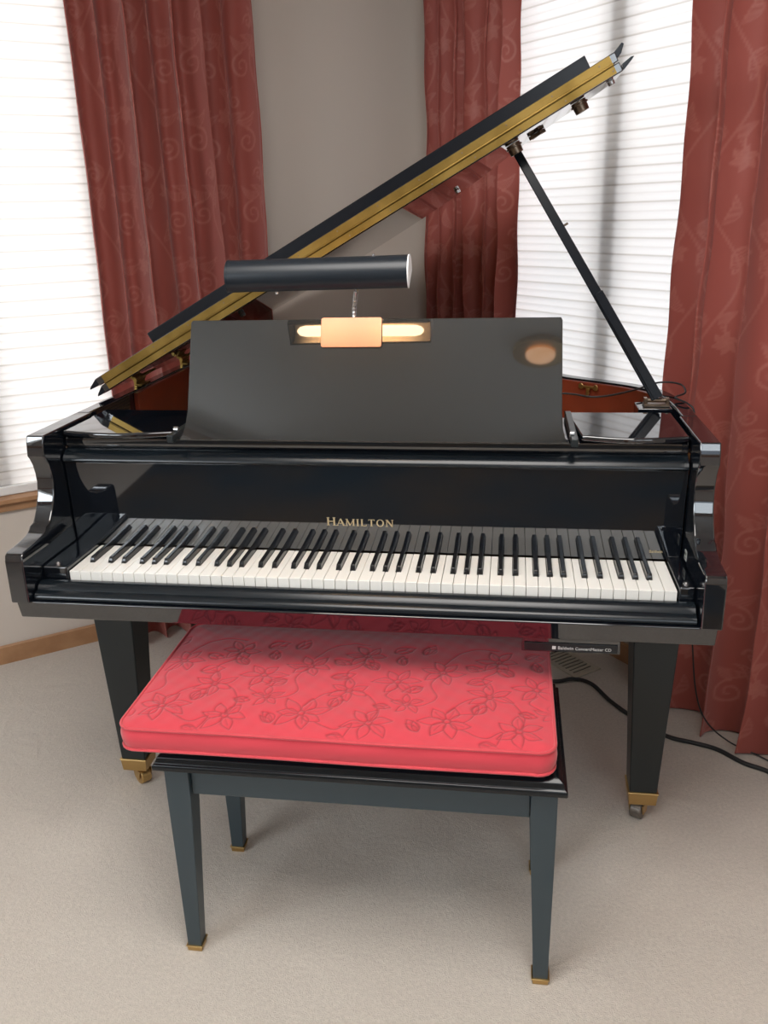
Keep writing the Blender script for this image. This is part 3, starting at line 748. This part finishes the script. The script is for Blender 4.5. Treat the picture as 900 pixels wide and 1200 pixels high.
bm.faces.new((out[0][0], out[1][0], inn[1][0], inn[0][0])); bm.faces.new((out[0][-1], inn[0][-1], inn[1][-1], out[1][-1]))
obj('lamp_shade', bm, M['lampblack'], lamp, smooth=True).data.set_sharp_from_angle(angle=math.radians(40))
bm = B_(); rf = [[bm.verts.new(lpnt(x, a, lr - .0035)) for a in arc] for x in (-hw + .003, hw - .003)]
for i in range(30): bm.faces.new((rf[0][i], rf[0][i + 1], rf[1][i + 1], rf[1][i]))
rfo = obj('reflector', bm, M['reflector'], lamp, smooth=True); so = rfo.modifiers.new('s', 'SOLIDIFY'); so.thickness = .0008
for x, m_ in ((-hw - .0012, M['lampblack']), (hw + .0012, M['white_paint'])):
    bm = B_(); A = [lpnt(x, a, lr + .0008) for a in arc]
    d = Vector((1, 0, 0)) * .0012
    a_ = [bm.verts.new(p - d) for p in A]; b_ = [bm.verts.new(p + d) for p in A]; bm.faces.new(a_); bm.faces.new(b_[::-1])
    for i in range(31): j = (i + 1) % 31; bm.faces.new((a_[i], a_[j], b_[j], b_[i]))
    obj('end_cap', bm, m_, lamp, label='white end cap' if x > 0 else None)
bc = lambda x: lc + Vector((x, .004, -.003))
for x0, x1, s0, s1 in ((-.022, -.146, -.020, -.004), (.022, .146, .004, .020)):
    bm = B_(); prof = [(0, .006), (.05, .0115), (.12, .0125), (.85, .0125), (.95, .0095), (1., .003)]
    rings = []
    for t, r in prof:
        c = bc(x0 + (x1 - x0) * t); rings.append([bm.verts.new(c + Vector((0, math.cos(2 * PI * k / 16) * r, math.sin(2 * PI * k / 16) * r))) for k in range(16)])
    for A, Bq in zip(rings[:-1], rings[1:]):
        for k in range(16): j = (k + 1) % 16; bm.faces.new((A[k], A[j], Bq[j], Bq[k]))
    bm.faces.new(rings[0]); bm.faces.new(rings[-1][::-1])
    obj('bulb', bm, M['bulb'], lamp, smooth=True, label='glowing tubular bulb')
bm = B_(); cyl(bm, bc(-.021), bc(.021), .011, n=16); obj('socket', bm, M['white_paint'], lamp)
for x, a in ((-.075, PI - 1.15), (.10, 0.05)):
    bm = B_(); p = lpnt(x, 0, lr) if a < 1 else lpnt(x, PI * 1.12, lr); q = Vector((0, 0, 1)) if a < 1 else Vector((0, -.3, -1)).normalized()
    cyl(bm, p - q * .001, p + q * .003, .0025, n=10); obj('shade_screw', bm, M['steel'], lamp)
# gooseneck
neck0 = desk_pt(-.018, .252, -.020); 
path = catmull([neck0, neck0 + Vector((.002, 0, .030)), neck0 + Vector((.010, -.014, .066)), lc + Vector((.050, .140, -.010)), lc + Vector((.054, .085, .002)), lc + Vector((.056, .055, .004)), lc + Vector((.056, .0285, .010))], 12)
bm = B_(); tube(bm, path, lambda t: .0044 + .0006 * math.sin(t * 2 * PI * 26), 12); obj('gooseneck', bm, M['steel'], lamp, smooth=True)
# copper clamp plate on the desk
def rrect(x0, x1, y0, y1, r, n=5):
    out = []
    for cx, cy, a0 in ((x1 - r, y0 + r, -PI / 2), (x1 - r, y1 - r, 0), (x0 + r, y1 - r, PI / 2), (x0 + r, y0 + r, PI)):
        for k in range(n + 1): a = a0 + PI / 2 * k / n; out.append((cx + r * math.cos(a), cy + r * math.sin(a)))
    return out
bm = B_(); prism(bm, rrect(-.0815, .0440, .1905, .2515, .005), lambda p: desk_pt(p[0], p[1], .0012), lambda p: desk_pt(p[0], p[1], .0045))
cp = obj('clamp_plate', bm, M['copper'], lamp, bevel=.0008, label='copper clamp plate')
bm = B_(); prism(bm, rrect(-.06, .022, .2502, .2515, .0005), lambda p: desk_pt(p[0], p[1], .0012), lambda p: desk_pt(p[0], p[1], -.020)); prism(bm, rrect(-.06, .022, .20, .2515, .004), lambda p: desk_pt(p[0], p[1], -.0165), lambda p: desk_pt(p[0], p[1], -.020))
obj('clamp_jaw', bm, M['steel'], cp)
# lamp cord: behind the desk, over the rim in a loop, then down to the carpet
cord = catmull([desk_pt(-.018, .21, -.022), (.03, .245, 1.06), (.16, .30, 1.002), (.30, .44, 1.003), (.42, .505, 1.006), (.50, .475, 1.004), (.585, .520, 1.010), (.655, .590, 1.016), (.700, .560, 1.018), (.700, .490, 1.012), (.672, .452, 1.008),
                (.690, .40, 1.005), (.703, .385, .985), (.706, .38, .90), (.712, .40, .66), (.760, .46, .42), (.800, .53, .22), (.845, .575, .10), (.915, .585, .03), (1.00, .555, .004), (1.07, .46, .0035), (1.15, .32, .0035), (1.25, .10, .0035)], 10)
bm = B_(); tube(bm, cord, .0022, 6); obj('power_cord', bm, M['rubber'], lamp, smooth=True)

# ------------------------------------------------------------------ bench
bx, by, bw_, bd_ = .0371, -.0815, .7242, .3211
bench = thing('piano_bench', 'black lacquered piano bench with tapered legs under the red cushion', 'bench', (bx, by, 0))
zt0 = .4465
bm = B_()
def ring_slab(levels, cx, cy, w, d):
    bm = B_(); R = []
    for z, e in levels: R.append([bm.verts.new((cx + sx * (w / 2 + e), cy + sy * (d / 2 + e), z)) for sx, sy in ((-1, -1), (1, -1), (1, 1), (-1, 1))])
    for a, b in zip(R[:-1], R[1:]):
        for k in range(4): j = (k + 1) % 4; bm.faces.new((a[k], a[j], b[j], b[k]))
    bm.faces.new(R[0][::-1]); bm.faces.new(R[-1]); return bm
obj('bench_top', ring_slab([(.446, .012), (.446, .0175), (.449, .0187), (.455, .0187), (.458, .0170), (.460, .0135), (.465, .0120), (.470, .0105), (.474, .006), (.477, .000), (.4785, -.006), (.480, -.014), (.486, -.020), (.487, -.024)], bx, by, bw_, bd_), M['bench_top'], bench, bevel=.0008, angle=30)
ins = .006
for k, a in enumerate(((bx - bw_ / 2 + .045, bx + bw_ / 2 - .045, by - bd_ / 2 + .007, by - bd_ / 2 + .025), (bx - bw_ / 2 + .045, bx + bw_ / 2 - .045, by + bd_ / 2 - .025, by + bd_ / 2 - .007),
                       (bx - bw_ / 2 + .007, bx - bw_ / 2 + .025, by - bd_ / 2 + .045, by + bd_ / 2 - .045), (bx + bw_ / 2 - .025, bx + bw_ / 2 - .007, by - bd_ / 2 + .045, by + bd_ / 2 - .045))):
    bm = B_(); box(bm, *a, .381, .4455); obj('apron', bm, M['bench'], bench, bevel=.0015)
bm = B_(); box(bm, bx - bw_ / 2 + .026, bx + bw_ / 2 - .026, by - bd_ / 2 + .026, by + bd_ / 2 - .026, .388, .392); obj('bench_bottom_panel', bm, M['bench'], bench)
for sx in (-1, 1):
    for sy in (-1, 1):
        ox, oy = bx + sx * (bw_ / 2 + .003), by + sy * (bd_ / 2 + .003); T_, b_ = .047, .028
        bm = B_()
        vs = []
        for z, w in ((.012, b_), (.375, T_), (.4455, T_)):
            o_ = .003 if z < .1 else 0
            X0, X1 = ox - sx * o_, ox - sx * (w + o_); Y0, Y1 = oy - sy * o_, oy - sy * (w + o_)
            xa, xb = min(X0, X1), max(X0, X1); ya, yb = min(Y0, Y1), max(Y0, Y1)
            vs.append([bm.verts.new(v) for v in ((xa, ya, z), (xb, ya, z), (xb, yb, z), (xa, yb, z))])
        for a, b in zip(vs[:-1], vs[1:]):
            for k in range(4): j = (k + 1) % 4; bm.faces.new((a[k], a[j], b[j], b[k]))
        bm.faces.new(vs[0][::-1]); bm.faces.new(vs[-1])
        lg = obj('leg', bm, M['bench'], bench, bevel=.0015)
        cxm, cym = ox - sx * (.003 + b_ / 2), oy - sy * (.003 + b_ / 2)
        bm = B_(); frustum(bm, (cxm, cym, 0), (.029, .029), (cxm, cym, .012), (.031, .031)); box(bm, cxm - .0175, cxm + .0175, cym - .0175, cym + .0175, .012, .0145)
        obj('leg_ferrule', bm, M['brass_dull'], lg, bevel=.0006, label='brass foot cap')

# ------------------------------------------------------------------ cushion
cx0, cx1, cy0, cy1 = -.402, .394, -.262, .168; cz0, cz1 = .4905, .541
cush = thing('seat_cushion', 'red quilted cushion with floral stitching and piped edges on the piano bench', 'cushion', ((cx0 + cx1) / 2, (cy0 + cy1) / 2, .487))
qw, qd = cx1 - cx0, cy1 - cy0
st = Canvas(qw, qd, .0010, wrap=False)
def petal(x, y, a, L, w, vein=True):
    up, lo, mid = leafpts(x, y, a, L, w, n=10, bend=random.uniform(-.12, .12)); st.line(up, .0011); st.line(lo, .0011)
    if vein: st.line(mid[:8], .0008, v=.7)
def flower(x, y, r, n=6, rot=0):
    for k in range(n): petal(x + .006 * math.cos(rot + k * 2 * PI / n), y + .006 * math.sin(rot + k * 2 * PI / n), rot + k * 2 * PI / n + random.uniform(-.12, .12), r * random.uniform(.8, 1.1), r * .24, vein=k % 2 == 0)
    st.line([(x + .006 * math.cos(a), y + .006 * math.sin(a)) for a in [i * PI / 6 for i in range(13)]], .0011)
def bud(x, y, a, L):
    petal(x, y, a, L, L * .28, True); petal(x, y, a + .25, L * .8, L * .15, False); petal(x, y, a - .25, L * .8, L * .15, False)
def vine(pts):
    st.line([(p.x, p.y) for p in catmull([(*p, 0) for p in pts], 10)], .0011)
random.seed(21)
for q in range(3):
    X = q * .272 - .01
    flower(X + .07, .075, .050, 7, .3 + q); flower(X + .20, .055, .044, 6, 1.0 + q * .3); flower(X + .145, .165, .040, 6, .6); flower(X + .235, .205, .042, 6, .1 + q)
    flower(X + .05, .25, .042, 6, .9); flower(X + .16, .30, .040, 6, q); flower(X + .262, .125, .030, 5, .4)
    vine([(X + .07, .10), (X + .10, .145), (X + .145, .165), (X + .185, .15), (X + .21, .10), (X + .20, .055)])
    vine([(X + .05, .25), (X + .03, .20), (X + .045, .15), (X + .015, .12), (X - .02, .13)]); vine([(X + .145, .19), (X + .13, .23), (X + .155, .26), (X + .16, .30)])
    vine([(X + .235, .18), (X + .22, .15), (X + .262, .125)]); vine([(X + .10, .05), (X + .14, .03), (X + .17, .05), (X + .16, .01)]); vine([(X + .05, .28), (X + .08, .33), (X + .12, .35), (X + .16, .345)])
    for (x, y, a, L) in ((.12, .10, 1.2, .045), (.02, .04, 2.2, .040), (.10, .21, .3, .050), (.19, .245, 2.4, .045), (.015, .19, -2.6, .045), (.215, .32, .5, .048), (.095, .28, -.4, .042), (.13, .015, -.3, .038), (.24, .27, 1.7, .04), (.005, .32, 1.1, .045), (.20, .115, -.2, .035)):
        bud(X + x, y, a, L)
rad = .030
nx, ny = 300, 150
def rr_sdf(x, y, inset=0):
    hx, hy, r = qw / 2 - inset, qd / 2 - inset, rad
    dx = np.abs(x) - (hx - r); dy = np.abs(y) - (hy - r)
    return np.hypot(np.maximum(dx, 0), np.maximum(dy, 0)) + np.minimum(np.maximum(dx, dy), 0) - r
# top surface: a rounded-square grid mapped so its border lies on the outline
def border_fix(U, V):
    # squircle-like mapping of [-1,1]^2 onto the rounded rectangle
    hx, hy = qw / 2, qd / 2; X = U * hx; Y = V * hy
    ex = np.maximum(np.abs(X) - (hx - rad), 0) / rad; ey = np.maximum(np.abs(Y) - (hy - rad), 0) / rad
    m = np.hypot(ex, ey); mm = np.maximum(ex, ey); k = np.where(m > 1e-6, mm / np.maximum(m, 1e-6), 1.)
    X = np.sign(X) * (np.minimum(np.abs(X), hx - rad) + ex * k * rad); Y = np.sign(Y) * (np.minimum(np.abs(Y), hy - rad) + ey * k * rad)
    return X, Y
nx, ny = 520, 260
U, V = np.meshgrid(np.linspace(-1, 1, nx), np.linspace(-1, 1, ny)); X, Y = border_fix(U, V)
d = -rr_sdf(X, Y); pat = st.sample(X + qw / 2, Y + qd / 2)
pb = pat.copy()
for _ in range(3): pb[1:-1, 1:-1] = (pb[1:-1, 1:-1] * 2 + pb[:-2, 1:-1] + pb[2:, 1:-1] + pb[1:-1, :-2] + pb[1:-1, 2:]) / 6
edge = np.clip(d / .018, 0, 1)
Z = cz1 - .005 + .007 * (1 - (1 - np.clip(d / .08, 0, 1)) ** 2) + .0012 * np.sin(19 * X + 1) * np.sin(23 * Y) * edge - .0030 * pb * edge + .0006 * np.sin(140 * X + 40 * Y) * np.sin(120 * Y - 35 * X) * edge
pts = np.stack([X + (cx0 + cx1) / 2, Y + (cy0 + cy1) / 2, Z], -1).reshape(-1, 3)
npobj('top_panel', pts, grid_faces(ny, nx), M['cushion'], cush, attr=(pat * .85 * edge))
# side wall
def outline(inset, n=240):
    out = []; hx, hy, r = qw / 2 - inset, qd / 2 - inset, rad
    per = [(-hx + r, -hy), (hx - r, -hy)]
    for cx, cy, a0 in ((hx - r, -hy + r, -PI / 2), (hx - r, hy - r, 0), (-hx + r, hy - r, PI / 2), (-hx + r, -hy + r, PI)):
        for k in range(13): a = a0 + PI / 2 * k / 12; out.append((cx + r * math.cos(a), cy + r * math.sin(a)))
    # resample evenly
    P_ = np.array(out + [out[0]]); s = np.concatenate([[0], np.cumsum(np.hypot(*np.diff(P_, axis=0).T))]); t = np.linspace(0, s[-1], n, endpoint=False)
    return np.stack([np.interp(t, s, P_[:, 0]), np.interp(t, s, P_[:, 1])], -1)
rows = []; A_ = []
ol = outline(0); nrm = np.roll(ol, -1, 0) - np.roll(ol, 1, 0); nrm /= np.linalg.norm(nrm, axis=1, keepdims=True); nrm = np.stack([nrm[:, 1], -nrm[:, 0]], -1)
ccx, ccy = (cx0 + cx1) / 2, (cy0 + cy1) / 2; tt = np.arange(240)
for k in range(13):
    t = k / 12; z = cz0 + .002 + (cz1 - cz0 - .007) * t; bul = .0045 * math.sin(PI * t) - .001; wv = .0010 * np.sin(tt * .31) * math.sin(PI * t)
    q = ol + nrm * (bul + wv)[:, None]; rows.append(np.concatenate([q + [ccx, ccy], np.full((240, 1), z)], 1)); A_.append(np.zeros(240))
npobj('side_band', np.concatenate(rows), grid_faces(13, 240, True), M['cushion'], cush, attr=np.concatenate(A_))
bm = B_(); q = outline(.012, 120); prism(bm, [tuple(p) for p in q], lambda p: Vector((p[0] + ccx, p[1] + ccy, cz0 - .003)), lambda p: Vector((p[0] + ccx, p[1] + ccy, cz0 + .004))); obj('bottom_panel', bm, M['piping'], cush)
for z in (cz0 + .0015, cz1 - .005):
    bm = B_(); tube(bm, [Vector((p[0] + ccx + n_[0] * .0008, p[1] + ccy + n_[1] * .0008, z + .0008 * math.sin(i * .11))) for i, (p, n_) in enumerate(zip(ol, nrm))], .0030, 8, closed=True); obj('piping', bm, M['piping'], cush, smooth=True)

# ------------------------------------------------------------------ cables and floor register
bm = B_(); tube(bm, catmull([(.18, 1.02, .0065), (.33, .93, .0065), (.457, .905, .0065), (.52, .925, .0065), (.575, .900, .0065), (.625, .80, .0065), (.69, .705, .0065), (.762, .630, .0065), (.83, .605, .0065), (.886, .580, .0065), (.94, .525, .0065), (1.0, .487, .0065), (1.06, .40, .0065), (1.12, .28, .0065), (1.18, .05, .0065)], 12), .0062, 8)
props(obj('power_cable', bm, M['rubber'], smooth=True), 'thick black cable snaking over the carpet behind the right piano leg', 'cable')
reg = thing('floor_register', 'beige slotted floor vent set in the carpet behind the bench', 'vent', (.475, 1.08, 0))
ra = math.radians(-50); ru = Vector((math.cos(ra), math.sin(ra), 0)); rv = Vector((-ru.y, ru.x, 0)); T = lambda c: Vector((.475, 1.085, 0)) + ru * c.x + rv * c.y + Vector((0, 0, c.z))
bm = B_(); box(bm, -.15, .15, -.055, -.040, .0005, .006, T); box(bm, -.15, .15, .040, .055, .0005, .006, T); box(bm, -.15, -.135, -.040, .040, .0005, .006, T); box(bm, .135, .15, -.040, .040, .0005, .006, T); obj('register_frame', bm, M['register'], reg, bevel=.001)
bm = B_(); box(bm, -.135, .135, -.040, .040, .0003, .0012, T); obj('duct_shade_sheet', bm, M['dark'], reg)  # dark sheet standing in for the shaded duct under the slats
bm = B_()
for k in range(16): x = -.128 + k * .0171; box(bm, x - .0045, x + .0045, -.040, .040, .0012, .005, T)
obj('slat_panel', bm, M['register'], reg)

rug = thing('reflection_rug', 'added dark patterned rug, unseen behind the camera, darkening the fallboard reflections', 'rug', (.2, -2.6, 0))  # unseen rug, added so the fallboard mirrors something dark
bm = B_(); box(bm, -1.55, 1.25, -2.65, -1.40, .0005, .012); obj('pile_field', bm, noise_bump(mat('reflection_rug_wool', (.03, .028, .02), .95), 300, .3, .002, colvar=((.10, .066, .032), (.018, .036, .048), 1.3)), rug, bevel=.004)
# ------------------------------------------------------------------ light
def area(name, loc, target, sx, sy, power, col, cam_vis=True):
    l = bpy.data.lights.new(name, 'AREA'); l.shape = 'RECTANGLE'; l.size = sx; l.size_y = sy; l.energy = power; l.color = col
    o = bpy.data.objects.new(name, l); C.objects.link(o); o.location = loc
    o.rotation_euler = (Vector(target) - Vector(loc)).to_track_quat('-Z', 'Y').to_euler(); return o
def wmid(o, u, w, z): return o + u * ((w[0] + w[1]) / 2) + Vector((0, 0, z))
c1 = wmid(cl, uL, (S + WL[0], S + WL[1]), 1.45); area('daylight_left', c1 + nL * 2.4 + Vector((0, 0, .5)), c1, 2.2, 2.2, 122, (1, .965, .94))
c2 = wmid(cor, uR, WR, 1.45); area('daylight_right', c2 + nR * 2.4 + Vector((0, 0, .5)), c2, 2.2, 2.2, 85, (1, .975, .97))
c3 = wmid(cl, uRL, W3, 1.87); area('daylight_rear_left', c3 + nRL * .5 + Vector((0, 0, .35)), c3, 2.0, 1.5, 95, (.88, .95, 1))
c4 = wmid(cr, uRR, W4, 1.87); area('daylight_rear_right', c4 + nRR * .5 + Vector((0, 0, .35)), c4, 2.0, 1.5, 30, (.88, .95, 1))
cf = thing('pendant_bowl', 'small amber glass ceiling bowl light behind the camera', 'ceiling light', (.45, -2.2, H))
bm = B_(); cyl(bm, (.45, -2.2, H), (.45, -2.2, H - .03), .14, .14, 32); obj('base_plate', bm, M['brass_dull'], cf, bevel=.003)
bm = B_(); bmesh.ops.create_uvsphere(bm, u_segments=32, v_segments=12, radius=.075, matrix=Matrix.Translation((.45, -2.2, H - .035)) @ Matrix.Diagonal((1, 1, .45, 1)))
bmesh.ops.delete(bm, geom=[v for v in bm.verts if v.co.z > H - .03], context='VERTS'); obj('glass_bowl', bm, mat('glass_bowl', (.8, .8, .78), .3, emis=(1, .5, .22), estr=3), cf, smooth=True)
area('added_top_fill', (.1, -.95, H - .13), (.1, -.94, .3), 1.2, 1.2, 35, (1, .965, .93))  # added fill from overhead, with an invented glowing panel around it
cf = thing('added_ceiling_panel', 'added square ceiling panel, unseen, brightening the bench and keys from above', 'ceiling light', (.1, -.95, H))
bm = B_(); box(bm, -.53, .73, -1.58, -.32, H - .05, H); obj('base_plate', bm, M['brass_dull'], cf, bevel=.003)
bm = B_(); box(bm, -.51, .71, -1.56, -.34, H - .11, H - .05); obj('fill_panel', bm, mat('fill_panel_glow', (.8, .8, .78), .3, emis=(1, .95, .9), estr=1), cf, bevel=.01)
w = bpy.data.worlds.new('world'); sc.world = w; w.use_nodes = True
w.node_tree.nodes['Background'].inputs[0].default_value = (.75, .86, 1, 1); w.node_tree.nodes['Background'].inputs[1].default_value = 1.0

# ------------------------------------------------------------------ camera
cx, cy, cz, yaw, pit, rol, f = .3030, -1.5505, 1.4195, -.1503, .3331, -.0272, 1013.88
fwd = Vector((math.sin(yaw) * math.cos(pit), math.cos(yaw) * math.cos(pit), -math.sin(pit)))
r0 = Vector((math.cos(yaw), -math.sin(yaw), 0)); u0 = r0.cross(fwd)
r2 = r0 * math.cos(rol) + u0 * math.sin(rol); u2 = -r0 * math.sin(rol) + u0 * math.cos(rol)
cam = bpy.data.cameras.new('camera'); co = bpy.data.objects.new('camera', cam); C.objects.link(co)
m = Matrix((r2, u2, -fwd)).transposed().to_4x4(); m.translation = Vector((cx, cy, cz)); co.matrix_world = m
cam.sensor_fit = 'VERTICAL'; cam.sensor_height = 36; cam.lens = f / 1200 * 36; cam.clip_start = .02
sc.camera = co
sc.view_settings.view_transform = 'Standard'; sc.view_settings.look = 'None'; sc.view_settings.gamma = 1
sc.view_settings.use_curve_mapping = False; sc.view_settings.exposure = 0.16
sc.cycles.use_denoising = True
sc.cycles.max_bounces = 10; sc.cycles.diffuse_bounces = 6; sc.cycles.glossy_bounces = 5; sc.cycles.transparent_max_bounces = 8
sc.cycles.sample_clamp_indirect = 6
